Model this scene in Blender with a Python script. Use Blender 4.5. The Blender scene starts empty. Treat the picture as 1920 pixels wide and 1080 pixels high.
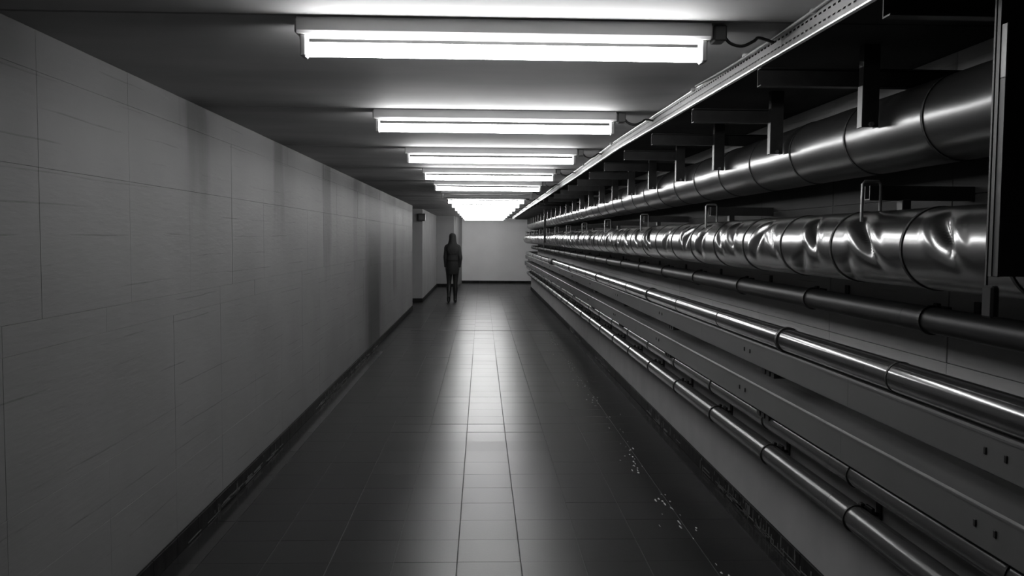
import bpy, bmesh, math, random
from mathutils import Vector, Matrix
random.seed(7)
S = bpy.context.scene
COL = S.collection
PI = math.pi
# ------------------------------------------------------------------ camera
F_PX, H = 1600.0, 1.52
def make_camera():
    v = Vector(((903-960)/F_PX, (540-446)/F_PX, -1)).normalized()      # world +Y in camera space
    r = 0.005
    u0 = Vector((math.sin(r), math.cos(r), 0))
    u = (u0 - v*u0.dot(v)).normalized()                                 # world +Z in camera space
    x = v.cross(u)
    M = Matrix((x, v, u)).to_4x4()                                      # camera -> world
    M.translation = Vector((0, 0, H))
    cd = bpy.data.cameras.new('camera'); cd.sensor_width = 36; cd.lens = F_PX/1920*36
    cd.clip_start = .05; cd.clip_end = 100
    co = bpy.data.objects.new('camera', cd); COL.objects.link(co); co.matrix_world = M
    S.camera = co
make_camera()
# ------------------------------------------------------------------ world, exposure, light level
w = bpy.data.worlds.new('world'); S.world = w; w.use_nodes = True
w.node_tree.nodes['Background'].inputs[0].default_value = (0, 0, 0, 1)
w.node_tree.nodes['Background'].inputs[1].default_value = 0
S.view_settings.view_transform = 'Standard'; S.view_settings.look = 'None'
S.view_settings.exposure = 1.45; S.view_settings.gamma = 1.0; S.view_settings.use_curve_mapping = False
TUBE_STRENGTH = 11.0
# ------------------------------------------------------------------ materials
def base_mat(name, rough=.5, metal=0.0, spec=.5):
    m = bpy.data.materials.new(name); m.use_nodes = True
    nt = m.node_tree; b = nt.nodes['Principled BSDF']
    b.inputs['Roughness'].default_value = rough; b.inputs['Metallic'].default_value = metal
    b.inputs['Specular IOR Level'].default_value = spec
    return m, nt, b
def g(v): return (v, v, v, 1)
def ramp(nt, src, stops):
    r = nt.nodes.new('ShaderNodeValToRGB'); el = r.color_ramp.elements
    el[0].position, el[0].color = stops[0][0], g(stops[0][1])
    el[1].position, el[1].color = stops[-1][0], g(stops[-1][1])
    for p, c in stops[1:-1]:
        e = el.new(p); e.color = g(c)
    nt.links.new(src, r.inputs[0]); return r.outputs[0]
def noise(nt, scale, detail=4, stretch=None):
    geo = nt.nodes.new('ShaderNodeNewGeometry')
    n = nt.nodes.new('ShaderNodeTexNoise'); n.inputs['Scale'].default_value = scale; n.inputs['Detail'].default_value = detail
    src = geo.outputs['Position']
    if stretch:
        mp = nt.nodes.new('ShaderNodeMapping'); mp.inputs['Scale'].default_value = stretch
        nt.links.new(src, mp.inputs[0]); src = mp.outputs[0]
    nt.links.new(src, n.inputs['Vector']); return n.outputs['Fac']
def math_node(nt, op, a, b):
    n = nt.nodes.new('ShaderNodeMath'); n.operation = op
    for i, s in enumerate((a, b)):
        if isinstance(s, (int, float)): n.inputs[i].default_value = s
        else: nt.links.new(s, n.inputs[i])
    return n.outputs[0]
def bump(nt, b, src, strength, dist=.01):
    n = nt.nodes.new('ShaderNodeBump'); n.inputs['Strength'].default_value = strength; n.inputs['Distance'].default_value = dist
    nt.links.new(src, n.inputs['Height']); nt.links.new(n.outputs[0], b.inputs['Normal'])
def simple(name, lo, hi, rough=.5, metal=0.0, scale=8, rv=0.0, bm=0.0, stretch=None, spec=.5):
    m, nt, b = base_mat(name, rough, metal, spec)
    f = noise(nt, scale, 5, stretch)
    nt.links.new(ramp(nt, f, [(.3, lo), (.7, hi)]), b.inputs['Base Color'])
    if rv:
        f2 = noise(nt, scale*2.3, 4, stretch)
        nt.links.new(ramp(nt, f2, [(.3, max(0, rough-rv)), (.7, rough+rv)]), b.inputs['Roughness'])
    if bm: bump(nt, b, f, bm)
    return m
def wall_mat(name, lo, hi, shade_bands=()):
    m, nt, b = base_mat(name, .6, 0, .3)
    n1 = noise(nt, 1.3, 5); n2 = noise(nt, 30, 3, (1, .25, 1.5))
    c = ramp(nt, n1, [(.3, lo), (.7, hi)])
    # dirt caught along the board marks: thin broken horizontal lines every ten centimetres
    geo = nt.nodes.new('ShaderNodeNewGeometry'); sp = nt.nodes.new('ShaderNodeSeparateXYZ')
    nt.links.new(geo.outputs['Position'], sp.inputs[0])
    wob = math_node(nt, 'MULTIPLY', noise(nt, 1.1, 4, (1, 1, .3)), .05)
    z = math_node(nt, 'ADD', sp.outputs[2], wob)
    fr = math_node(nt, 'FRACT', math_node(nt, 'MULTIPLY', z, 9.7), 0)
    line = math_node(nt, 'LESS_THAN', fr, .055)
    brk = ramp(nt, noise(nt, 2.3, 5, (1, .8, 4)), [(.50, 0), (.62, 1)])
    msk = math_node(nt, 'MULTIPLY', line, brk)
    mx = nt.nodes.new('ShaderNodeMix'); mx.data_type = 'RGBA'
    nt.links.new(math_node(nt, 'MULTIPLY', msk, .42), mx.inputs[0])
    nt.links.new(c, mx.inputs[6]); mx.inputs[7].default_value = g(.08)
    col = mx.outputs[2]
    if shade_bands:      # dark bands at the lamps, shade painted into the wall colour: (place along the wall, half width, lowest height, depth of tone)
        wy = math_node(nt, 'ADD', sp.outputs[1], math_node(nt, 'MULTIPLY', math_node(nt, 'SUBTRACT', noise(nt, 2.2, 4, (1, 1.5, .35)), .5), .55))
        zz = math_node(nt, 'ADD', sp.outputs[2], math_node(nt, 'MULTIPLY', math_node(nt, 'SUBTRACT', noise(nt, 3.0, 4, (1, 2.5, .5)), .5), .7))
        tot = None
        for (yc, hw, zlow, dep) in shade_bands:
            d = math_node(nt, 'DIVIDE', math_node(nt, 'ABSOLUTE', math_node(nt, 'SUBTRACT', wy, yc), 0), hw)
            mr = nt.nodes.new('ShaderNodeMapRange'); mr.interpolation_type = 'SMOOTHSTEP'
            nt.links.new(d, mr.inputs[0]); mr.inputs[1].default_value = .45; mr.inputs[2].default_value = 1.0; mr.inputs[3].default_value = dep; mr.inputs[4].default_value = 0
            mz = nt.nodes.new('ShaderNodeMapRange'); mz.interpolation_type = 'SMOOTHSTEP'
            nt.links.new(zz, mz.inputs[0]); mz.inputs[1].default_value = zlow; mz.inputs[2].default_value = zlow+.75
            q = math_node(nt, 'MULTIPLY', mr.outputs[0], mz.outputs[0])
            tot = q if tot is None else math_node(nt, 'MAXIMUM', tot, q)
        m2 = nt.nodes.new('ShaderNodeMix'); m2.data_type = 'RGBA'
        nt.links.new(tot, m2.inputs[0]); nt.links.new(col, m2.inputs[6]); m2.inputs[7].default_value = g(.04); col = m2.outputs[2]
    nt.links.new(col, b.inputs['Base Color'])
    hh = math_node(nt, 'SUBTRACT', n2, math_node(nt, 'MULTIPLY', msk, .9))
    bump(nt, b, hh, .22, .006)
    return m
M = {}
M['wall'] = wall_mat('painted_board_marked_concrete', .23, .28)
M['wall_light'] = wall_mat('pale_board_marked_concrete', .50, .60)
M['wall_shade_banded'] = wall_mat('shade_banded_board_concrete', .23, .28,
    [(4.42, .22, 1.45, .62), (6.17, .22, 1.35, .55), (8.08, .26, .9, .5), (11.55, 1.0, -1.0, .72), (9.9, .2, .9, .4), (14.3, .35, .3, .5)])  # lamp shading painted as dark bands along the left wall
M['wall_far'] = simple('painted_plaster', .80, .86, .7, scale=1.5, bm=.1)
M['joint'] = simple('wall_joint_mortar', .20, .23, .9, scale=20)
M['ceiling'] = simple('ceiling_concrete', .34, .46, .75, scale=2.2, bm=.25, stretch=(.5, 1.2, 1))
M['ceiling_gap'] = simple('ceiling_gap', .03, .05, .9)
M['grout'] = simple('floor_grout', .09, .14, .85, scale=15)
def tile_mat():
    m, nt, b = base_mat('glazed_floor_tile', .3, 0, .3)
    f = noise(nt, 3.0, 6); sp = noise(nt, 160, 2)
    oi = nt.nodes.new('ShaderNodeObjectInfo')
    c = math_node(nt, 'ADD', math_node(nt, 'MULTIPLY', f, .012), math_node(nt, 'MULTIPLY', oi.outputs['Random'], .005))
    c = math_node(nt, 'ADD', c, math_node(nt, 'MULTIPLY', sp, .014))
    cb = nt.nodes.new('ShaderNodeCombineColor')
    for i in range(3): nt.links.new(c, cb.inputs[i])
    nt.links.new(cb.outputs[0], b.inputs['Base Color'])
    r = math_node(nt, 'ADD', math_node(nt, 'MULTIPLY', noise(nt, 1.5, 3), .06), .27)
    r = math_node(nt, 'ADD', r, math_node(nt, 'MULTIPLY', oi.outputs['Random'], .015))
    nt.links.new(r, b.inputs['Roughness'])
    bump(nt, b, noise(nt, 60, 3), .035, .004)
    return m
M['tile'] = tile_mat()
M['tile_gloss'] = simple('waxed_margin_tile', .015, .03, .13, scale=3, bm=.05, stretch=(6, 2, 1), spec=.4)
M['skirting'] = simple('glazed_skirting_tile', .012, .03, .6, scale=9, stretch=(1, 2, .6), spec=.05)
M['pier'] = simple('pier_plaster', .30, .36, .7, scale=1.5, bm=.1)
M['wall_shaded'] = simple('shaded_wall_panel', .035, .05, .8, scale=3)  # shadow behind the ducts, put into the panel colour
M['ceiling_shaded'] = simple('shaded_ceiling_concrete', .05, .07, .85, scale=3, bm=.2)  # shade over the pipes, painted as a darker ceiling
M['kerb_paint'] = simple('kerb_white_paint', .34, .40, .75, scale=4, bm=.1)
M['batten'] = simple('batten_white_enamel', .62, .70, .4, scale=5)
M['socket'] = simple('socket_plastic', .5, .6, .4)
M['tube_dead'] = simple('unlit_tube_glass', .7, .75, .15)
def emit(name, s):
    m, nt, b = base_mat(name, .4)
    b.inputs['Base Color'].default_value = g(.8)
    b.inputs['Emission Color'].default_value = g(1); b.inputs['Emission Strength'].default_value = s
    return m
M['tube'] = emit('glowing_tube', TUBE_STRENGTH)
M['tube_near'] = M['tube']
M['foil'] = simple('crumpled_foil_jacket', .24, .28, .25, .92, scale=2)
M['sheet'] = simple('duct_sheet_metal', .15, .18, .28, .7, scale=2, stretch=(1, .4, 1))
M['band'] = simple('dark_seam_band', .015, .03, .6)
M['steel_dark'] = simple('dark_steel', .02, .035, .5, scale=20)
M['steel'] = simple('galvanised_steel', .30, .42, .4, .9, scale=25, rv=.1)
M['tray'] = simple('galvanised_tray', .55, .66, .36, .7, scale=5)
M['pipe_dark'] = simple('dark_painted_pipe', .03, .04, .45, scale=3, spec=.3)
M['pipe_shiny'] = simple('bright_painted_pipe', .17, .20, .16, .8, scale=2, stretch=(1, .2, 1))
M['pipe_grey'] = simple('grey_painted_pipe', .065, .08, .22, .1, scale=2, stretch=(1, .2, 1))
M['trunk'] = simple('grey_enamel_trunking', .16, .19, .42, .2, scale=2)
M['rubber'] = simple('black_rubber', .008, .016, .6)
M['cable'] = simple('grey_cable_sheath', .30, .36, .5)
M['cable_dark'] = simple('dark_cable_sheath', .03, .05, .5)
M['fleck'] = simple('plaster_fleck', .5, .65, .8)
M['glint_run'] = simple('glint_and_paint_run', .10, .16, .6)
M['hair'] = simple('dark_hair', .010, .018, .75, scale=40, stretch=(6, 6, .4))
M['jacket'] = simple('dark_jacket_cloth', .014, .022, .8, scale=60)
M['skirt'] = simple('black_skirt_cloth', .009, .014, .8, scale=60)
M['skin'] = simple('skin', .22, .27, .5, scale=10)
M['tights'] = simple('black_tights', .010, .016, .7, scale=50)
M['boot'] = simple('black_boot_leather', .008, .014, .4)
M['box'] = simple('dark_box_casing', .03, .045, .4)
M['screen'] = simple('box_front_glass', .09, .12, .25)
# ------------------------------------------------------------------ mesh helpers
class MB:
    def __init__(s): s.v = []; s.f = []; s.sm = []
    def add(s, vs, fs, smooth=False):
        o = len(s.v); s.v += [tuple(p) for p in vs]
        s.f += [tuple(i+o for i in f) for f in fs]; s.sm += [smooth]*len(fs)
    def box(s, x0, x1, y0, y1, z0, z1, c=0.0):
        if c <= 0:
            vs = [(x, y, z) for z in (z0, z1) for y in (y0, y1) for x in (x0, x1)]
            s.add(vs, [(0, 2, 3, 1), (4, 5, 7, 6), (0, 1, 5, 4), (2, 6, 7, 3), (0, 4, 6, 2), (1, 3, 7, 5)]); return
        vs = []; key = {}
        X, Y, Z = (x0, x1), (y0, y1), (z0, z1)
        sg = (1, -1)
        for i in (0, 1):
            for j in (0, 1):
                for k in (0, 1):
                    cx, cy, cz = X[i], Y[j], Z[k]; dx, dy, dz = sg[i]*c, sg[j]*c, sg[k]*c
                    key[i, j, k, 'x'] = len(vs); vs.append((cx, cy+dy, cz+dz))
                    key[i, j, k, 'y'] = len(vs); vs.append((cx+dx, cy, cz+dz))
                    key[i, j, k, 'z'] = len(vs); vs.append((cx+dx, cy+dy, cz))
        fs = []
        K = key
        for i in (0, 1):
            q = [K[i, 0, 0, 'x'], K[i, 1, 0, 'x'], K[i, 1, 1, 'x'], K[i, 0, 1, 'x']]; fs.append(q if i else q[::-1])
            q = [K[0, i, 0, 'y'], K[0, i, 1, 'y'], K[1, i, 1, 'y'], K[1, i, 0, 'y']]; fs.append(q if i else q[::-1])
            q = [K[0, 0, i, 'z'], K[1, 0, i, 'z'], K[1, 1, i, 'z'], K[0, 1, i, 'z']]; fs.append(q if i else q[::-1])
        for a in (0, 1):
            for b2 in (0, 1):
                fl = (a ^ b2)
                q = [K[a, b2, 0, 'x'], K[a, b2, 0, 'y'], K[a, b2, 1, 'y'], K[a, b2, 1, 'x']]; fs.append(q if fl else q[::-1])
                q = [K[a, 0, b2, 'x'], K[a, 1, b2, 'x'], K[a, 1, b2, 'z'], K[a, 0, b2, 'z']]; fs.append(q if fl else q[::-1])
                q = [K[0, a, b2, 'y'], K[0, a, b2, 'z'], K[1, a, b2, 'z'], K[1, a, b2, 'y']]; fs.append(q if fl else q[::-1])
        for i in (0, 1):
            for j in (0, 1):
                for k in (0, 1): fs.append([K[i, j, k, 'x'], K[i, j, k, 'y'], K[i, j, k, 'z']])
        s.add(vs, fs)
    def rings(s, rings, cap=True, smooth=True, closed=False):
        n = len(rings[0]); vs = [p for r in rings for p in r]; fs = []
        m = len(rings)
        for a in range(m if closed else m-1):
            b = (a+1) % m
            for i in range(n):
                j = (i+1) % n; fs.append((a*n+i, a*n+j, b*n+j, b*n+i))
        s.add(vs, fs, smooth)
        if cap and not closed:
            s.add(rings[0], [tuple(range(n))[::-1]]); s.add(rings[-1], [tuple(range(n))])
    def sweep(s, pts, rad, n=12, cap=True, smooth=True):
        pts = [Vector(p) for p in pts]; R = []
        if not isinstance(rad, (list, tuple)): rad = [rad]*len(pts)
        up = None
        for i, p in enumerate(pts):
            t = (pts[min(i+1, len(pts)-1)] - pts[max(i-1, 0)]).normalized()
            if up is None:
                up = Vector((0, 0, 1)) if abs(t.z) < .9 else Vector((1, 0, 0))
            a = t.cross(up).normalized(); b = a.cross(t).normalized(); up = b
            R.append([p + (a*math.cos(2*PI*k/n) + b*math.sin(2*PI*k/n))*rad[i] for k in range(n)])
        s.rings(R, cap, smooth)
    def band(s, cx, cz, y0, y1, ri, ro, n=24):            # flat ring around a pipe that runs along Y
        def c(r, y): return [(cx+r*math.cos(2*PI*k/n), y, cz+r*math.sin(2*PI*k/n)) for k in range(n)]
        s.rings([c(ri, y0), c(ro, y0), c(ro, y1), c(ri, y1)], closed=True, smooth=False)
    def extr(s, prof, y0, y1, axis='y'):                  # prof = polygon (counter-clockwise) of 2D points
        n = len(prof)
        if axis == 'y': a = [(p, y0, q) for p, q in prof]; b = [(p, y1, q) for p, q in prof]
        elif axis == 'x': a = [(y0, p, q) for p, q in prof]; b = [(y1, p, q) for p, q in prof]
        else: a = [(p, q, y0) for p, q in prof]; b = [(p, q, y1) for p, q in prof]
        s.rings([a, b], True, False)
    def ball(s, c, r, n=10, m=6):
        R = []
        for i in range(1, m):
            th = PI*i/m
            R.append([(c[0]+r[0]*math.sin(th)*math.cos(2*PI*k/n), c[1]+r[1]*math.sin(th)*math.sin(2*PI*k/n), c[2]-r[2]*math.cos(th)) for k in range(n)])
        s.rings(R, True, True)
    def mesh(s, name, mat):
        me = bpy.data.meshes.new(name); me.from_pydata(s.v, [], s.f); me.materials.append(mat)
        me.polygons.foreach_set('use_smooth', s.sm)
        bm = bmesh.new(); bm.from_mesh(me); bmesh.ops.recalc_face_normals(bm, faces=bm.faces); bm.to_mesh(me); bm.free()
        me.update(); return me
def smooth(pts, n=5):
    P = [Vector(p) for p in pts]; out = []
    for i in range(len(P)-1):
        a, b, c, d = P[max(i-1, 0)], P[i], P[i+1], P[min(i+2, len(P)-1)]
        for k in range(n):
            t = k/n
            out.append(.5*(2*b+(c-a)*t+(2*a-5*b+4*c-d)*t*t+(3*b-a-3*c+d)*t**3))
    return out+[P[-1]]
def link(name, me, parent=None, loc=(0, 0, 0)):
    o = bpy.data.objects.new(name, me); COL.objects.link(o); o.location = loc
    if parent: o.parent = parent
    return o
def obj(name, mb, mat, parent=None, loc=(0, 0, 0)):
    return link(name, mb.mesh(name, mat), parent, loc)
def tag(o, label, cat, group=None):
    o['label'] = label; o['category'] = cat
    if group: o['group'] = group
    return o
def empty(name, loc, label, cat, group=None):
    o = bpy.data.objects.new(name, None); COL.objects.link(o); o.location = loc; o.empty_display_size = .1
    return tag(o, label, cat, group)
def struct(name, mb, mat, parent=None):
    o = obj(name, mb, mat, parent)
    if parent is None: o['kind'] = 'structure'
    return o
def bx(*a):
    m = MB(); m.box(*a); return m
def dup_tree(o, parent=None):
    c = o.copy(); COL.objects.link(c)
    if parent: c.parent = parent
    for ch in list(o.children): dup_tree(ch, c)
    return c
ORD = ['nearest', 'second', 'third', 'fourth', 'fifth', 'sixth', 'seventh', 'eighth', 'ninth', 'tenth', 'eleventh', 'twelfth']
# ------------------------------------------------------------------ setting
XL, XR, XK = -1.447, 1.66, 1.47          # left wall, right wall, low kerb wall in front of it
ZC = H + .664                            # ceiling
Y0, YE = -2.5, 28.6                      # behind the camera, end wall
YL = 17.95                               # end of the left wall, opening beyond
YR = 25.2                                # end of the right wall, passage beyond
L0, LS = 2.68, 1.856                     # first lamp, spacing
# floor
fl = struct('floor', bx(-4.2, 4.2, Y0, YE+.2, -.15, -.004), M['grout'])
TW = .298; XT = -.107
xs = [XL] + [XT+TW*k for k in range(-4, 6)] + [XK]
ys0 = 3.929 - 2*TW
tmesh = {}
def tile_mesh(wd, gl):
    k = (round(wd, 3), gl)
    if k not in tmesh: tmesh[k] = bx(-wd/2+.0022, wd/2-.0022, -TW/2+.0007, TW/2-.0007, -.012, 0, .0007).mesh('floor_tile', M['tile_gloss' if gl else 'tile'])
    return tmesh[k]
rt = random.Random(3)
for r in range(27):
    for c in range(len(xs)-1):
        wd = xs[c+1]-xs[c]
        o = link('floor_tile', tile_mesh(wd, c in (0, len(xs)-2)), fl, ((xs[c]+xs[c+1])/2, ys0+(r+.5)*TW, rt.uniform(-.0005, .0003)))
        o.rotation_euler = (math.radians(rt.gauss(0, .035)), math.radians(rt.gauss(0, .035)), 0)
        if r in (9, 11) and 3 <= c <= 6: o.rotation_euler.x += math.radians(.7 if r == 9 else -.45)
tf = MB()
def field(x_edges, ya, yb, step):
    n = int(round((yb-ya)/step))
    for i in range(n):
        a, b = ya+i*step, ya+(i+1)*step
        for c in range(len(x_edges)-1):
            zz = rt.uniform(-.001, 0)
            x0, x1 = x_edges[c]+.002, x_edges[c+1]-.002
            t1 = rt.gauss(0, .00012); t2 = rt.gauss(0, .00012)
            p = [(x0, a+.0015, zz-t1-t2), (x1, a+.0015, zz+t1-t2), (x1, b-.0015, zz+t1+t2), (x0, b-.0015, zz-t1+t2)]
            tf.add(p + [(q[0], q[1], -.012) for q in p], [(0, 1, 2, 3), (0, 4, 5, 1), (1, 5, 6, 2), (2, 6, 7, 3), (3, 7, 4, 0)])
field(xs, ys0-19*TW, ys0, TW)
yb = ys0+27*TW
field(xs, yb, yb+int((YE-yb)/TW)*TW, TW)
ext = [XL-TW*k for k in range(9, 0, -1)] + [XL]
field(ext, YL+.05, YL+.05+7*TW, TW)
field([XK+TW*k for k in range(9)], YR+.06, YE-.1, TW)
o = obj('tile_field', tf, M['tile'], fl); o['kind'] = 'stuff'
obj('expansion_strip', bx(XL+.3, XK-.3, 13.93, 13.985, -.004, .002), M['steel_dark'], fl)
# left wall: concrete blocks with open joints in front of a mortar core
BW = .72; GAP = .0006
CZ = [.09, .41, .645, 1.145, 1.242, 1.74, 2.05, ZC]
wl = struct('wall_left', bx(XL-.25, XL-.008, Y0, YL, -.1, ZC+.1), M['joint'])
rw = random.Random(11)
nb = int((YL-(2.62-BW*2))/BW)+1
bmesh_cache = {}
for c in range(7):
    h = CZ[c+1]-CZ[c]
    off = [0, 0, 0, 0, .24, .24, .24][c]
    edges = [Y0] + [2.62 - BW*2 + off + BW*k for k in range(0, 40)]
    edges = [e for e in edges if e < YL-.15] + [YL]
    for i in range(len(edges)-1):
        ln = edges[i+1]-edges[i]; key = (c, round(ln, 3))
        if key not in bmesh_cache:
            bmesh_cache[key] = bx(-.03, 0, -ln/2+GAP/2, ln/2-GAP/2, GAP/2, h-GAP/2, .0006).mesh('wall_block', M['wall_shade_banded'])
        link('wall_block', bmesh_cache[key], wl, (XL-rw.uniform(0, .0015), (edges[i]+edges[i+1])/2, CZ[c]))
struct('wall_left', bx(XL-.25, XL+.0005, YL, YL+.012, .09, ZC), M['wall'])                     # plastered end of the wall
# recess, pier and far left walls
struct('wall_left', bx(-4.2, -1.385, 20.1, 26.5, -.1, ZC+.05), M['pier'])
m = MB(); m.extr([(-4.2, 26.5), (-.86, 26.5), (-.655, 28.62), (-4.2, 28.62)], -.1, ZC+.05, 'z')
struct('wall_left', m, M['pier'])
struct('wall_left', bx(-4.3, -4.1, YL-.5, 20.5, -.1, ZC+.05), M['pier'])
struct('wall_back', bx(-1.0, 4.2, YE, YE+.2, -.1, ZC+.05), M['wall_far'])
struct('wall_front', bx(-4.2, 4.2, Y0-.2, Y0, -.1, ZC+.05), M['wall'])
# right wall: panels one metre wide, and the low kerb wall in front of it
wr = struct('wall_right', bx(XR+.008, XR+.3, Y0, YR, -.1, ZC+.05), M['joint'])
PW = 1.03; py0 = 2.97-PW*5
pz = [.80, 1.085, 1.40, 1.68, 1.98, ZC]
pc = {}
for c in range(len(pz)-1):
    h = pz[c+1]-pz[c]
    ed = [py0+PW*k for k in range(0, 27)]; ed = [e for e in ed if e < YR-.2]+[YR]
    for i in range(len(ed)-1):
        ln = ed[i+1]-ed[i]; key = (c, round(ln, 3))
        if key not in pc: pc[key] = bx(0, .03, -ln/2+.002, ln/2-.002, .0015, h-.0015, .0015).mesh('wall_panel', M['wall_shaded'] if c in (2, 3) else M['wall_light'])
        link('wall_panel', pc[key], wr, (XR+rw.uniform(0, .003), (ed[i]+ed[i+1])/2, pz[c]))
struct('wall_right', bx(XR, XR+.3, YR, YR+.012, .8, ZC), M['wall_far'])
struct('trim_1', bx(XK, XR+.3, Y0, YR, -.1, .80, .006), M['kerb_paint'])
struct('wall_right', bx(4.1, 4.3, YR-.1, YE+.1, -.1, ZC+.05), M['wall_far'])
struct('wall_right', bx(XR+.3, 4.2, YR-.2, YR, -.1, ZC+.05), M['wall_far'])
# skirtings
def skirting(name, x0, x1, ya, yb_, run='y', step=TW, zt=.09):
    core = bx(x0+.004 if run == 'y' else x0, x1-.004 if run == 'y' else x1, ya + (.004 if run == 'x' else 0), yb_ - (.004 if run == 'x' else 0), -.02, zt-.006)
    b = struct(name, core, M['grout'])
    n = max(1, int(round(((yb_-ya) if run == 'y' else (x1-x0))/step)))
    st = ((yb_-ya) if run == 'y' else (x1-x0))/n
    if run == 'y': me = bx(x0, x1, .0012, st-.0012, 0, zt, .002).mesh('skirting_tile', M['skirting'])
    else: me = bx(.0012, st-.0012, ya, yb_, 0, zt, .002).mesh('skirting_tile', M['skirting'])
    for i in range(n):
        o = link('skirting_tile', me, b, (rw.uniform(-.0008, .0008), ya+i*st, 0) if run == 'y' else (x0+i*st, 0, 0))
    return b
bl = skirting('baseboard_left', XL-.001, XL+.012, Y0+.01, YL)
brt = skirting('baseboard_right', XK-.012, XK+.001, Y0+.01, YR)
def glints_and_runs(parent, xf, sgn, ya, yb_, n, seed, low):        # reflections painted as pale smears, and dried paint runs, on the skirting tiles
    q = random.Random(seed); m = MB(); cl = [q.uniform(ya, yb_) for _ in range(9)]
    for _ in range(n):
        y = q.gauss(q.choice(cl), .35)
        if not ya < y < yb_: continue
        x0, x1 = sorted((xf, xf+sgn*.0012))
        if q.random() < low:
            h0 = q.uniform(.002, .03); m.box(x0, x1, y-q.uniform(.03, .12), y+q.uniform(.03, .12), h0, h0+q.uniform(.003, .009))
        else:
            t = q.uniform(.03, .089); m.box(x0, x1, y-q.uniform(.002, .006), y+q.uniform(.002, .006), max(.002, t-q.uniform(.015, .07)), t)
    o = obj('glints_and_runs', m, M['glint_run'], parent); o['kind'] = 'stuff'
glints_and_runs(bl, XL+.0118, 1, 3.2, 13.5, 170, 21, .75)
glints_and_runs(brt, XK-.0118, -1, 3.0, 14, 260, 22, .35)
skirting('baseboard_left', -3.6, -1.378, 20.088, 20.102, 'x')
skirting('baseboard_left', -1.386, -1.373, 20.09, 26.49)
skirting('baseboard_left', -1.37, -.86, 26.488, 26.502, 'x')
skirting('baseboard_back', -.66, 3.9, YE-.012, YE+.001, 'x')
# ceiling slabs, each ending in an open joint above a lamp
ce = struct('ceiling', bx(-4.2, 4.2, Y0, YE+.2, ZC+.03, ZC+.2), M['ceiling_gap'])
ej = [Y0] + [L0-.055+LS*k for k in range(-2, 14)] + [YE]
ej = [e for e in ej if e >= Y0]
for i in range(len(ej)-1):
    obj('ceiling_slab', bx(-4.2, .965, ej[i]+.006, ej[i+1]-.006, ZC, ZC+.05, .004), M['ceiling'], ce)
    obj('shaded_ceiling_slab', bx(.967, 4.2, ej[i]+.006, ej[i+1]-.006, ZC, ZC+.05, .004), M['ceiling_shaded'], ce)
# ------------------------------------------------------------------ lamps
LX = .07
def make_lamp(lit=True):
    e = bpy.data.objects.new('fluorescent_lamp', None); COL.objects.link(e); e.empty_display_size = .1
    m = MB()   # enamelled batten body, a shallow trapezoid channel
    prof = [(-.036, -.048), (.036, -.048), (.045, -.040), (.045, 0), (-.045, 0), (-.045, -.040)]
    m.extr(prof, -.632, .632, 'x'); obj('batten_body', m, M['batten'], e)
    t = MB(); t.sweep([(x, 0, -.089) for x in (-.606, -.6, 0, .6, .606)], [.017, .0225, .0225, .0225, .017], 16)
    obj('tube', t, M['tube'] if lit else M['tube_dead'], e)
    for s in (-1, 1):
        k = MB(); k.box(*(sorted((s*.607, s*.626))), -.026, .026, -.114, -.046, .004)
        obj('lamp_socket', k, M['socket'], e)
        c = MB(); c.box(*(sorted((s*.626, s*.640))), -.035, .035, -.046, -.003, .004)
        obj('end_cap', c, M['socket'], e)
    return e
lampA = make_lamp(True); lampB = make_lamp(False)
far_group = 'glowing lamps merging into the far glare'
for k in range(14):
    lit = k != 5
    o = (lampB if not lit else (lampA if k == 0 else dup_tree(lampA)))
    o.location = (LX, L0+LS*k, ZC-.001)
    o['category'] = 'lamp'
    if k == 0: lb = 'large nearest glowing fluorescent batten lamp at the top of the picture'
    elif k < 5: lb = '%s glowing fluorescent batten lamp from the front, under the grey ceiling' % ORD[k]
    elif k == 5: lb = 'unlit fluorescent batten lamp in the dim gap between glowing lamps'
    elif k < 9: lb = ['', '', '', '', '', '', 'first glowing fluorescent lamp beyond the unlit one, widest of the far cluster',
                      'second glowing fluorescent lamp beyond the unlit one', 'third glowing fluorescent lamp beyond the unlit one'][k]
    else: lb = 'far fluorescent batten lamp lost in the white glare before the end wall'
    o['label'] = lb; o['group'] = far_group if k >= 9 else 'glowing lamps across the ceiling'
    if k == 5: del o['group']
    if k < 6:
        y = 0
        wv = MB(); dz = rw.uniform(0, .01)
        wv.sweep(smooth([(.64, 0, -.02), (.675, .0, -.024), (.70, -.01, -.045-dz), (.735, -.02, -.056-dz), (.775, -.01, -.045), (.80, .02, -.028), (.86, .06, -.032)]), .005, 8)
        obj('supply_wire', wv, M['cable_dark'], o)
        if k == 0:
            jb = MB(); jb.box(.645, .685, -.03, .03, -.05, -.001, .004); obj('junction_box', jb, M['trunk'], o)
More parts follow.
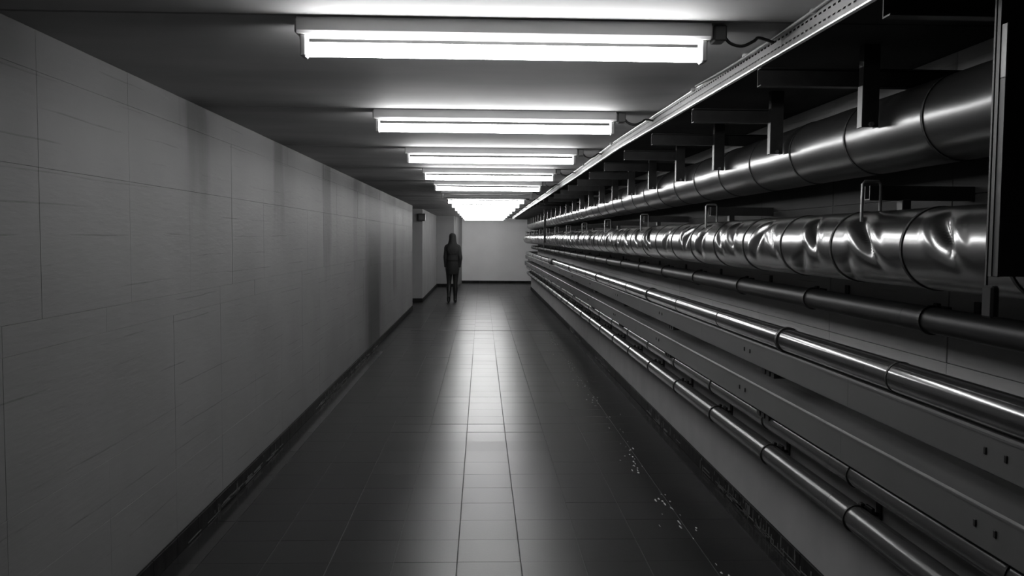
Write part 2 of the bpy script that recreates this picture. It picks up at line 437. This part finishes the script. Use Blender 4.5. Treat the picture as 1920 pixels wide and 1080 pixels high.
# ------------------------------------------------------------------ cable tray (perforated side facing the lamps)
def tray_x(y):
    pts = [(-3, .925), (2, .905), (4, .871), (5.7, .843), (8, .855), (12.4, .870), (18, .875), (25, .90), (30, .90)]
    for (a, p), (b, q) in zip(pts, pts[1:]):
        if a <= y <= b: return (p+(q-p)*(y-a)/(b-a))*1.06
    return .9
ZT0, ZT1 = H+.5905, H+.658
tray = empty('cable_tray', (tray_x(2), 2, ZT0), 'long perforated galvanised cable tray running beside the lamps', 'cable tray')
def tray_section(ya, yb_):
    m = MB(); P = .031; n = int((yb_-ya)/P); P = (yb_-ya)/n
    zs = [ZT0+.006, ZT0+.020, ZT0+.026, ZT0+.046, ZT0+.052, ZT1-.003]
    sl = yb_-ya
    def q(y, a, b, y2):
        m.add([(tray_x(y), y, a), (tray_x(y2), y2, a), (tray_x(y2), y2, b), (tray_x(y), y, b)], [(0, 1, 2, 3)])
    def solid(a, b):
        k = 6
        for i in range(k): q(ya+sl*i/k, a, b, ya+sl*(i+1)/k)
    solid(zs[0], zs[1]); solid(zs[2], zs[3]); solid(zs[4], zs[5])
    for (a, b) in ((zs[1], zs[2]), (zs[3], zs[4])):
        for i in range(n): q(ya+P*i, a, b, ya+P*(i+.45))
    k = 6
    def prof(y):
        x = tray_x(y)
        return [(x+.046, y, ZT1), (x+.046, y, ZT0+.0315), (x+.010, y, ZT0+.0315), (x+.007, y, ZT0+.006), (x, y, ZT0+.006), (x-.005, y, ZT0+.003), (x-.004, y, ZT0-.001), (x+.006, y, ZT0-.003), (x+.011, y, ZT0), (x+.011, y, ZT0+.029), (x+.049, y, ZT0+.029), (x+.049, y, ZT1)]
    R = [prof(ya+sl*i/k) for i in range(k+1)]
    m.rings(R, True, False)
    def lip(y):
        x = tray_x(y)
        return [(x, y, ZT1-.004), (x+.012, y, ZT1-.004), (x+.012, y, ZT1), (x-.001, y, ZT1)]
    m.rings([lip(ya+sl*i/k) for i in range(k+1)], True, False)
    o = obj('tray_section', m, M['tray'], tray); o.location = (-tray.location[0], -tray.location[1], -tray.location[2])
    return o
for i in range(15): tray_section(-1.0+LS*i, -1.0+LS*(i+1)-.002)
for y in (1.55, 2.45, 3.05, 3.75, 4.7, 5.9, 7.6):
    c = MB(); x = tray_x(y)
    c.ball((x-.006, y, ZT1-.004), (.011, .016, .009)); c.box(x-.004, x+.012, y-.008, y+.008, ZT1-.004, ZT1+.004)
    o = obj('cable_clip', c, M['socket'], tray); o.location = -tray.location
def tag_cable(name, pts, r, mat, label):
    m = MB(); m.sweep(pts, r, 8); return tag(obj(name, m, M[mat]), label, 'cable')
yy = [-.9+.35*i for i in range(77)]
tag_cable('tray_cable', [(tray_x(y)+.018+.001*math.sin(y*1.3), y, ZT0+.0415) for y in yy], .0095, 'cable_dark', 'thick dark cable lying in the perforated tray, nearest its slotted side')
tag_cable('tray_cable', [(tray_x(y)+.036+.001*math.sin(y*1.7+1), y, ZT0+.0395) for y in yy], .0075, 'cable', 'thin grey cable lying in the perforated tray, farther from the lamps')
# loose wire lying on the tray's outer lip
tag_cable('loose_wire', [(tray_x(y)-.006-.010*max(0, math.sin((y-2.2)*2.1))-.002, y, ZT1+.003-.02*max(0, math.sin((y-2.2)*2.1))) for y in [1.0+.1*i for i in range(28)]], .0045, 'cable', 'thin loose pale wire sagging along the top edge of the cable tray')
# ------------------------------------------------------------------ upper duct with its hangers
D1X, D1Z, D1R = 1.49, H+.386, .136
D2X, D2Z, D2R = 1.36, H-.022, .123
def dent_grid(length, R, creases, nu=64, nv=30, wav=0.0, rs=0):
    rr = random.Random(rs); ph = [rr.uniform(0, 6.28) for _ in range(4)]
    m = MB(); rings = []
    for j in range(nv+1):
        y = length*j/nv; ring = []
        for i in range(nu):
            a = 2*PI*i/nu
            d = 0
            edge = min(1, min(y, length-y)/.03)
            for (y0, a0, sl, dep, wid, aw) in creases:
                da = (a-a0+PI) % (2*PI) - PI
                fall = math.exp(-(da/aw)**2)
                t = abs(y-(y0+sl*da))/wid
                if t < 1: d -= dep*(1-t)**1.2*fall
                elif t < 2.2: d += dep*.12*math.sin((t-1)/1.2*PI)*fall
            d += wav*(math.sin(3*a+ph[0]+y*9)+math.sin(2*a+ph[1]-y*14)+.7*math.sin(5*a+ph[2]+y*21))
            r = R+d*edge
            ring.append((r*math.cos(a), y, r*math.sin(a)))
        rings.append(ring)
    m.rings(rings, True, True); return m
def duct(name, X, Z, R, step, first, y_end, label, mat, variants, far_bend):
    root = empty(name, (X, first, Z), label, 'duct')
    n0 = -6
    y = first+n0*step; i = 0
    bandm = MB(); bandm.band(0, 0, -.006, .006, R-.004, R+.003, 40); bme = bandm.mesh('seam_band', M['band'])
    while y < y_end-.1:
        ln = step
        if y+step > y_end-.1:      # last, shorter section
            mm = dent_grid(y_end-y, R, [], 48, 6).mesh('duct_section', M[mat]); link('duct_section', mm, root, (0, y-first, 0))
        else:
            link('duct_section', variants(i), root, (0, y-first, 0))
        if y > .2: link('seam_band', bme, root, (0, y-first, 0))
        y += step; i += 1
    b = MB(); BR = .22
    b.sweep([(BR*(1-math.cos(t)), y_end-first+BR*math.sin(t), 0) for t in [PI/2*k/10 for k in range(11)]] + [(1.9, y_end-first+BR, 0)], R, 32)
    obj('duct_elbow', b, M[mat], root)
    return root
rd = random.Random(5)
vs1 = [dent_grid(.566, D1R, [], 56, 14, .0003, s).mesh('duct_section', M['sheet']) for s in range(5)]
duct('upper_duct', D1X, D1Z, D1R, .566, 2.61, 25.55, 'smooth round sheet-metal duct running high along the right wall', 'sheet', lambda i: vs1[i % 5], True)
vs2 = []
def cr(y0, a_deg, sl, dep, wid, aw): return (y0, math.radians(a_deg), sl, dep, wid, aw)
vs2.append([cr(.30, 160, -.09, .036, .055, .50)])
vs2.append([cr(.27, 164, -.13, .034, .060, .55), cr(.42, 222, .10, .008, .05, .5)])
vs2.append([cr(.20, 158, -.08, .034, .048, .48), cr(.33, 215, .16, .014, .06, .45)])
vs2.append([cr(.30, 162, .06, .032, .050, .48), cr(.13, 168, -.10, .014, .04, .45)])
vs2.append([cr(.22, 157, -.06, .036, .052, .50), cr(.42, 172, -.10, .018, .04, .4)])
for k in range(4):
    vs2.append([cr(rd.uniform(.1, .4), rd.uniform(154, 170), rd.uniform(-.14, .08), rd.uniform(.022, .036), rd.uniform(.04, .058), rd.uniform(.4, .55)) for _ in range(1+k % 2)])
vs2 = [dent_grid(.51, D2R, c, 80, 60, .0002, 20+s).mesh('duct_section', M['foil']) for s, c in enumerate(vs2)]
duct('foil_wrapped_duct', D2X, D2Z, D2R, .51, 2.48, 25.35, 'fat dented foil-wrapped duct at eye height along the right wall', 'foil', lambda i: vs2[(i+4) % len(vs2)], True)
# hangers of the upper duct: ceiling post, cross arm to the wall, bolt
def chan(w, d, t): return [(-w/2, -d/2), (w/2, -d/2), (w/2, d/2), (w/2-t, d/2), (w/2-t, -d/2+t), (-w/2+t, -d/2+t), (-w/2+t, d/2), (-w/2, d/2)]
SHORT = {}
def make_hanger():
    e = bpy.data.objects.new('duct_hanger', None); COL.objects.link(e); e.empty_display_size = .1
    m = MB(); m.extr([(1.318+p, q) for p, q in chan(.056, .036, .004)], H+.385, ZC, 'z'); hp = obj('hanger_post', m, M['steel_dark'], e)
    s_ = MB(); s_.box(1.2875, 1.2905, -.018, .018, H+.385, H+.525); obj('lit_flange', s_, M['trunk'], hp)['label'] = 'pale lamp-lit flange'  # side facing the lamps, its light put into a paler strip
    a = MB(); a.extr([(p+.037, H+.557+q) for p, q in [(-.019, -.031), (.019, -.031), (.019, .031), (-.019, .031), (-.019, .027), (.015, .027), (.015, -.027), (-.019, -.027)]], .95, XR-.001, 'x')
    obj('cross_arm', a, M['steel_dark'], e)
    s2 = MB(); s2.extr([(p+.037, H+.557+q) for p, q in [(-.019, -.031), (.019, -.031), (.019, .031), (-.019, .031), (-.019, .027), (.015, .027), (.015, -.027), (-.019, -.027)]], .95, 1.345, 'x'); SHORT['me'] = s2.mesh('cross_arm', M['steel_dark'])
    b = MB(); b.sweep([(1.318, -.032, H+.394), (1.318, -.012, H+.394)], .008, 6); obj('bolt', b, M['steel'], hp)
    return e
hg = make_hanger()
for k in range(25):
    y = 2.90+.925*(k-1)
    if y > 24.6: break
    o = hg if k == 0 else dup_tree(hg)
    if k > 0 and k % 2 == 0:       # every other arm stops at its post, the rest reach the wall
        for ch in o.children:
            if ch.name.startswith('cross_arm'): ch.data = SHORT['me']
    o.location = (0, y, 0); o['category'] = 'hanger'; o['group'] = 'steel hangers of the upper duct'
    if k == 0: o['label'] = 'dark steel duct hanger beyond the upper right edge of the picture'
    elif k < 9: o['label'] = '%s dark steel hanger in view holding the smooth upper duct' % ORD[k-1]
    else: o['label'] = 'small distant dark steel hanger far along the smooth upper duct'; o['group'] = 'far steel hangers of the upper duct'
# brackets of the foil duct: wall arm with a threaded loop
def make_bracket():
    e = bpy.data.objects.new('wall_bracket', None); COL.objects.link(e); e.empty_display_size = .1
    a = MB(); a.extr([(p, H+.160+q) for p, q in [(-.02, -.024), (.02, -.024), (.02, .024), (.016, .024), (.016, -.02), (-.016, -.02), (-.016, .024), (-.02, .024)]], 1.30, XR-.001, 'x')
    obj('bracket_arm', a, M['steel_dark'], e)
    l = MB(); zb = D2Z+.085
    l.sweep([(1.27, -.03, zb), (1.27, -.03, H+.188), (1.277, -.03, H+.197), (1.325, -.03, H+.197), (1.332, -.03, H+.188), (1.332, -.03, H+.10)], .0055, 8)
    obj('threaded_loop', l, M['steel'], e)
    c = MB(); c.box(1.40, 1.43, -.045, -.005, D2Z+D2R-.02, H+.137, .002); obj('clip', c, M['steel_dark'], e)
    return e
br = make_bracket()
for k in range(12):
    y = 2.85+1.99*k
    if y > 24.8: break
    o = br if k == 0 else dup_tree(br)
    o.location = (0, y, 0); o['category'] = 'bracket'; o['group'] = 'wall brackets above the foil duct'
    if k < 5: o['label'] = '%s wall bracket with a bent rod loop above the foil-wrapped duct' % ORD[k]
    else: o['label'] = 'tiny distant wall bracket above the foil-wrapped duct'; o['group'] = 'far wall brackets above the foil duct'
# tall steel posts in front of the ducts
def post(y, x0, wd, zb, label):
    e = empty('steel_post', (x0, y, zb), label, 'post')
    h = ZC-zb
    m = MB(); m.extr([(.018, .035), (wd, .035), (wd, .047), (.018, .047)], .08, h, 'z'); c_ = obj('post_channel', m, M['steel_dark'], e)
    f = MB(); f.box(.017, .022, .05, .058, .04, h-.02, .001); obj('side_strip', f, M['steel_dark'], e)
    s_ = MB(); s_.box(.020, .025, .014, .036, .51, .625, .001); obj('lit_strip', s_, M['trunk'], c_)['label'] = 'short lit strip'  # lit upper end of the rib, light put into a paler material
    g_ = MB(); g_.box(.020, .025, .014, .036, .08, .51, .001); obj('front_rib', g_, M['steel_dark'], c_)
    k = MB(); k.box(.012, .032, .02, .06, -.012, .06, .005); obj('end_shoe', k, M['pipe_grey'], e)['label'] = 'pale end shoe'
    return e
post(1.80, 1.101, .115, H-.157, 'tall dark steel post at the right edge in front of both ducts')
post(16.2, 1.165, .06, H-.165, 'far dark vertical post crossing both ducts near the end wall')
# ------------------------------------------------------------------ pipes
def pipe(name, X, Z, R, mat, label, seclen, y_first, y_end, clamps, seams=(), stem=None, bend=.12, ring_w=.016, ring_t=.006, cmat='steel_dark'):
    root = empty(name, (X, y_first, Z), label, 'pipe')
    y = y_first - seclen*math.floor((y_first+2.4)/seclen)
    sec = MB(); sec.sweep([(0, .0008, 0), (0, seclen/2, 0), (0, seclen-.0008, 0)], R, 28); sm = sec.mesh('pipe_section', M[mat])
    while y+seclen < y_end:
        link('pipe_section', sm, root, (0, y-y_first, 0)); y += seclen
    b = MB()
    b.sweep([(0, y-y_first, 0)] + [(bend*(1-math.cos(t)), y_end-y_first+bend*math.sin(t), 0) for t in [PI/2*k/8 for k in range(9)]] + [(2.2, y_end-y_first+bend, 0)], R, 24)
    obj('pipe_elbow', b, M[mat], root)
    cm = MB(); cm.band(0, 0, -ring_w/2, ring_w/2, R-.002, R+ring_t, 32)
    if stem:
        wallx = stem-X
        cm.box(R*.6, wallx-.004, -.006, .006, R*.35-.006, R*.35+.006)
        cm.box(wallx-.008, wallx-.001, -.02, .02, R*.35-.045, R*.35+.045, .002)
        cm.box(R*.9, R*.9+.012, -.03, .03, R*.35-.02, R*.35+.03, .002)
        cm.box(R*.2, R*.55, -.012, .012, R+.001, R+.012, .002)
    me = cm.mesh('pipe_clamp', M[cmat])
    for yc in clamps: link('pipe_clamp', me, root, (0, yc-y_first, 0))
    if seams:
        s_ = MB(); s_.band(0, 0, -.004, .004, R-.002, R+.0018, 32); me2 = s_.mesh('seam_ring', M['band'])
        for yc in seams: link('seam_ring', me2, root, (0, yc-y_first, 0))
    return root
def seq(a, st, b=24.6):
    r = []; y = a
    while y < b: r.append(y); y += st
    return r
pipe('thin_dark_pipe', 1.50, H-.2625, .044, 'pipe_dark', 'thin dark pipe in shadow just below the foil-wrapped duct', 4.08, 2.91, 25.2, seq(1.76, 1.02), stem=XR)
p4 = pipe('shiny_pipe', 1.352, H-.4405, .0510, 'pipe_shiny', 'shiny metal pipe with a bright streak lying above the trunking', 3.0, 2.84, 25.2, seq(.70, 3.0), [y for y in seq(1.68, 1.0) if abs((y-.70) % 3.0) > .1 and abs((y-.70) % 3.0-3) > .1], stem=None, ring_w=.022)
sv = MB(); sv.band(0, 0, 0, .7, .05, .064, 28); obj('dark_sleeve', sv, M['rubber'], p4, (0, 15.9-2.84, 0))
pipe('middle_pipe', 1.362, H-.8445, .044, 'pipe_grey', 'grey pipe half hidden under the lower trunking', 3.72, 3.15, 25.2, seq(1.125, .93), stem=XK, ring_w=.009, ring_t=.004, cmat='rubber')
pipe('lowest_pipe', 1.382, H-1.021, .0475, 'pipe_grey', 'lowest grey pipe with dark ring clamps above the white kerb wall', 3.72, 3.20, 25.2, seq(1.175, .93), stem=XK, ring_w=.009, ring_t=.005, cmat='rubber')
# ------------------------------------------------------------------ trunking
def trunking(name, x0, x1, z0, z1, label, xw):
    y0 = .95; SL = 2.05
    e = empty(name, (x0, y0, z0), label, 'trunking')
    hh = z1-z0; wd = x1-x0
    m = MB()
    prof = [(0, .004), (.004, 0), (wd, 0), (wd, hh), (.006, hh), (.0, hh-.005), (-.003, hh-.006), (-.003, hh-.011), (0, hh-.012)]
    m.extr(prof, .0008, SL-.0008); me = m.mesh('trunking_section', M['trunk'])
    bm_ = MB(); bm_.box(-.004, .0, -.0055, .0055, -.010, .010, .0015); bme = bm_.mesh('slot_block', M['rubber'])  # dark raised box in place of a slot hole
    kb = MB(); kb.box(.03, xw-x0-.001, -.02, .02, -.03, .0, .003); kb.box(.015, .03, -.02, .02, -.03, .0); kme = kb.mesh('support_bracket', M['steel_dark'])
    for i in range(-1, 12):
        link('trunking_section', me, e, (0, i*SL, 0))
    b = MB(); b.extr(prof, 12*SL, 25.25-y0); obj('trunking_section', b, M['trunk'], e)
    b = MB(); b.box(0, 2.2, 25.25-y0, 25.25-y0+wd, 0, hh, .004); obj('trunking_return', b, M['trunk'], e)
    for i in range(0, 12):
        for s in (-.02, .02):
            yb2 = 1.0+i*SL+1.19+ (1.75-1.19-.0) - .0
            link('slot_block', bme, e, (0, 1.163+i*SL+s*4.0*.55, hh*.52))
        for q in (-.03, 0, .03): link('support_bracket', kme, e, (0, .9+i*SL+q*2.1, 0))
    return e
trunking('upper_trunking', 1.320, 1.45, H-.602, H-.494, 'upper grey box trunking directly under the shiny pipe', XR)
trunking('lower_trunking', 1.300, 1.455, H-.797, H-.6825, 'lower grey box trunking above the two clamped pipes', XK)
# ------------------------------------------------------------------ small wall box on the pier
e = empty('wall_box', (-1.40, 20.1, H+.38), 'small dark square box high on the far left pier', 'box')
obj('casing', bx(-.085, .085, -.11, -.0, 0, .175, .008), M['box'], e)
obj('front_glass', bx(-.06, .055, -.114, -.109, .035, .145, .002), M['screen'], e)
# ------------------------------------------------------------------ flecks on the floor
m = MB(); rf = random.Random(9)
y = 3.4
while y < 14:
    for _ in range(3):
        cx = 1.07+.02*math.sin(y*2)+rf.gauss(0, .03)*(1 if rf.random() < .8 else 3); cy = y+rf.uniform(-.12, .12)
        sx, sy = rf.uniform(.003, .009), rf.uniform(.008, .034)
        n = 6; p = [(cx+sx*math.cos(2*PI*k/n)*rf.uniform(.6, 1), cy+sy*math.sin(2*PI*k/n)*rf.uniform(.6, 1), .0003) for k in range(n)]
        m.add(p+[(cx, cy, .003)], [(k, (k+1) % n, n) for k in range(n)])
    y += .13 if rf.random() < .75 else .5
fk = obj('plaster_flecks', m, M['fleck']); fk['kind'] = 'stuff'
tag(fk, 'broken line of pale plaster flecks on the floor beside the right wall', 'debris')
# ------------------------------------------------------------------ the woman walking away
def skin_body(parent, verts, edges, mat):
    me = bpy.data.meshes.new('body'); me.from_pydata([v[0] for v in verts], edges, []); me.materials.append(M[mat])
    o = link('body', me, parent)
    mod = o.modifiers.new('skin', 'SKIN'); mod.use_smooth_shade = True
    for i, v in enumerate(verts):
        sv = me.skin_vertices[0].data[i]; sv.radius = v[1] if isinstance(v[1], tuple) else (v[1], v[1]); sv.use_root = (i == 0)
    sb = o.modifiers.new('subsurf', 'SUBSURF'); sb.levels = 2; sb.render_levels = 2
    return o
PX, PYY = -.680, 20.1
wom = empty('person', (PX, PYY, 0), 'woman with long dark hair in jacket and short skirt walking away', 'person')
V = []; E = []
def add(p, r, par=None):
    V.append((p, r)); i = len(V)-1
    if par is not None: E.append((par, i))
    return i
pel = add((0, 0, .88), (.125, .095))
sp1 = add((0, -.005, 1.0), (.105, .08), pel); sp2 = add((0, 0, 1.14), (.12, .085), sp1); ch = add((0, 0, 1.27), (.12, .08), sp2)
nk = add((0, -.005, 1.36), .05, ch); nk2 = add((0, .005, 1.41), .045, nk)
h1 = add((0, .02, 1.47), (.066, .08), nk2); h2 = add((0, .012, 1.545), (.07, .085), h1); h3 = add((0, .008, 1.59), (.05, .06), h2)
def arm(s, el, wr, fwd):
    sh = add((s*.145, 0, 1.305), .052, ch); e1 = add(el, .038, sh); w1 = add(wr, .024, e1)
    d = (Vector(wr)-Vector(el)).normalized()
    pm = Vector(wr)+d*.055; p = add(tuple(pm), (.036, .02), w1)
    for k, ln in enumerate((.062, .07, .066, .05)):
        off = (k-1.5)*.0165
        a = pm + d*.035 + Vector((0, -off, 0)); b = a + d*ln*.5 + Vector((-s*.006, .0, 0)); c = b + d*ln*.5 + Vector((-s*.016, 0, 0))
        ia = add(tuple(a), .0095, p); ib = add(tuple(b), .0085, ia); add(tuple(c), .0075, ib)
    ta = Vector(wr)+d*.03+Vector((0, .03, 0)); tb = ta+d*.035+Vector((-s*.008, .014, 0))
    i1 = add(tuple(ta), .010, w1); add(tuple(tb), .0085, i1)
arm(-1, (-.168, -.02, 1.06), (-.160, .03, .83), 1)
arm(1, (.186, -.035, 1.05), (.158, .02, .83), 1)
def leg(s, hip, kn, an, heel, ball, toe):
    h_ = add(hip, .082, pel); mid = add(tuple((Vector(hip)+Vector(kn))/2), .066, h_); k_ = add(kn, .048, mid)
    cf = add(tuple(Vector(kn)*.68+Vector(an)*.32+Vector((0, -.015, 0))), .047, k_)
    a_ = add(an, .027, cf); he = add(heel, .022, a_)
    b_ = add(ball, .032, a_); add(toe, .022, b_)
leg(-1, (-.075, 0, .82), (-.082, .02, .47), (-.083, -.10, .125), (-.083, -.135, .10), (-.088, .0, .035), (-.09, .06, .03))
leg(1, (.075, 0, .82), (.068, .045, .46), (.063, .03, .09), (.063, -.01, .035), (.066, .13, .03), (.068, .185, .025))
skin_body(wom, V, E, 'skin')
def loft(rows, n=24):                 # rows: (z, cx, cy, rx, ry)
    return [[(cx+rx*math.cos(2*PI*k/n), cy+ry*math.sin(2*PI*k/n), z) for k in range(n)] for z, cx, cy, rx, ry in rows]
j = MB()
j.rings(loft([(.985, 0, 0, .150, .112), (1.0, 0, 0, .152, .114), (1.08, 0, 0, .140, .105), (1.18, 0, 0, .150, .108), (1.24, 0, 0, .160, .108), (1.29, 0, 0, .160, .100), (1.32, 0, 0, .140, .086), (1.35, 0, 0, .100, .072), (1.375, 0, 0, .062, .062), (1.385, 0, 0, .058, .058)]))
for s, el, wr in ((-1, (-.168, -.02, 1.06), (-.160, .03, .83)), (1, (.186, -.035, 1.05), (.158, .02, .83))):
    a, b, c = Vector((s*.130, 0, 1.300)), Vector(el), Vector(wr)
    pts = smooth([a+Vector((-s*.05, 0, .028)), a, a.lerp(b, .35), a.lerp(b, .7), b, b.lerp(c, .35), b.lerp(c, .7), c], 4)
    rr_ = [.045, .060, .056, .050, .046, .041, .037, .034]
    j.sweep(pts, [rr_[min(int(i/4), 7)]*(1-(i % 4)/4)+rr_[min(int(i/4)+1, 7)]*((i % 4)/4) for i in range(len(pts))], 16)
obj('jacket', j, M['jacket'], wom)
k = MB(); k.rings(loft([(.66, -.004, .0, .142, .115), (.69, -.004, 0, .146, .118), (.80, 0, 0, .152, .120), (.90, 0, 0, .148, .115), (.99, 0, 0, .128, .098), (1.0, 0, 0, .12, .09)]))
obj('skirt', k, M['skirt'], wom)
def limb(pts, rad): q = MB(); q.sweep(pts, rad, 16); return q
for s, hip, kn, an, heel, ball, toe in ((-1, (-.075, 0, .80), (-.082, .02, .47), (-.083, -.10, .125), (-.083, -.135, .10), (-.088, .0, .035), (-.09, .06, .03)),
                                         (1, (.075, 0, .80), (.068, .045, .46), (.063, .03, .09), (.063, -.01, .035), (.066, .13, .03), (.068, .185, .025))):
    hip, kn, an, heel, ball, toe = map(Vector, (hip, kn, an, heel, ball, toe))
    obj('tights', limb([hip, hip.lerp(kn, .5), kn, kn.lerp(an, .3)+Vector((0, -.012, 0)), kn.lerp(an, .45)], [.084, .070, .052, .051, .049]), M['tights'], wom)
    b = limb([kn.lerp(an, .25)+Vector((0, -.01, 0)), kn.lerp(an, .4)+Vector((0, -.012, 0)), kn.lerp(an, .75), an, heel+Vector((0, .012, .008))], [.056, .057, .045, .040, .040])
    b.sweep([heel+Vector((0, -.012, -.004)), heel.lerp(ball, .3)+Vector((0, 0, .03)), ball.lerp(heel, .3)+Vector((0, 0, .014)), ball, toe, toe+(toe-ball).normalized()*.022], [.036, .043, .040, .037, .03, .012], 14)
    hd = (heel-ball); 
    hz = max(.0, heel.z-.075)
    b.box(heel.x-.018, heel.x+.018, heel.y-.03, heel.y+.012, hz if s < 0 else 0.0, heel.z+.01, .003)
    obj('boot', b, M['boot'], wom)
hr = MB(); n = 24; R = []
for z, w_, back, front in [(1.625, .02, .03, .03), (1.618, .05, .065, .06), (1.59, .074, .092, .082), (1.545, .083, .100, .080), (1.50, .085, .102, .045), (1.45, .090, .104, .02), (1.40, .100, .108, .005), (1.35, .122, .114, -.01), (1.30, .138, .122, -.03), (1.25, .140, .126, -.05), (1.20, .125, .126, -.075), (1.15, .095, .122, -.09), (1.13, .07, .118, -.10)]:
    ring = []
    for q in range(n):
        a = 2*PI*q/n; sy = math.sin(a)
        yv = sy*front if sy > 0 and front > 0 else (-back if False else sy*back) if sy <= 0 else front*sy
        if front < 0: yv = -((back-front*-1)/2+(-front)) - 0 + sy*(back+front)/2 if False else (-(back-front)/2) + sy*(back+front)/2
        wob = 1+.04*math.sin(a*9+z*30)
        ring.append((w_*math.cos(a)*wob, .006+yv*wob, z))
    R.append(ring)
hr.rings(R); obj('hair', hr, M['hair'], wom)
for s in (-1, 1):
    q = MB(); q.ball((s*.03, .094, 1.50), (.012, .008, .007), 8, 5); obj('eye', q, M['batten'], wom)
q = MB(); q.rings([[(-.011, .098, 1.455), (.011, .098, 1.455), (0, .122, 1.458)], [(-.006, .094, 1.49), (.006, .094, 1.49), (0, .102, 1.49)]], True, True); obj('nose', q, M['skin'], wom)
q = MB(); q.ball((0, .094, 1.435), (.022, .008, .006), 8, 5); obj('mouth', q, M['jacket'], wom)
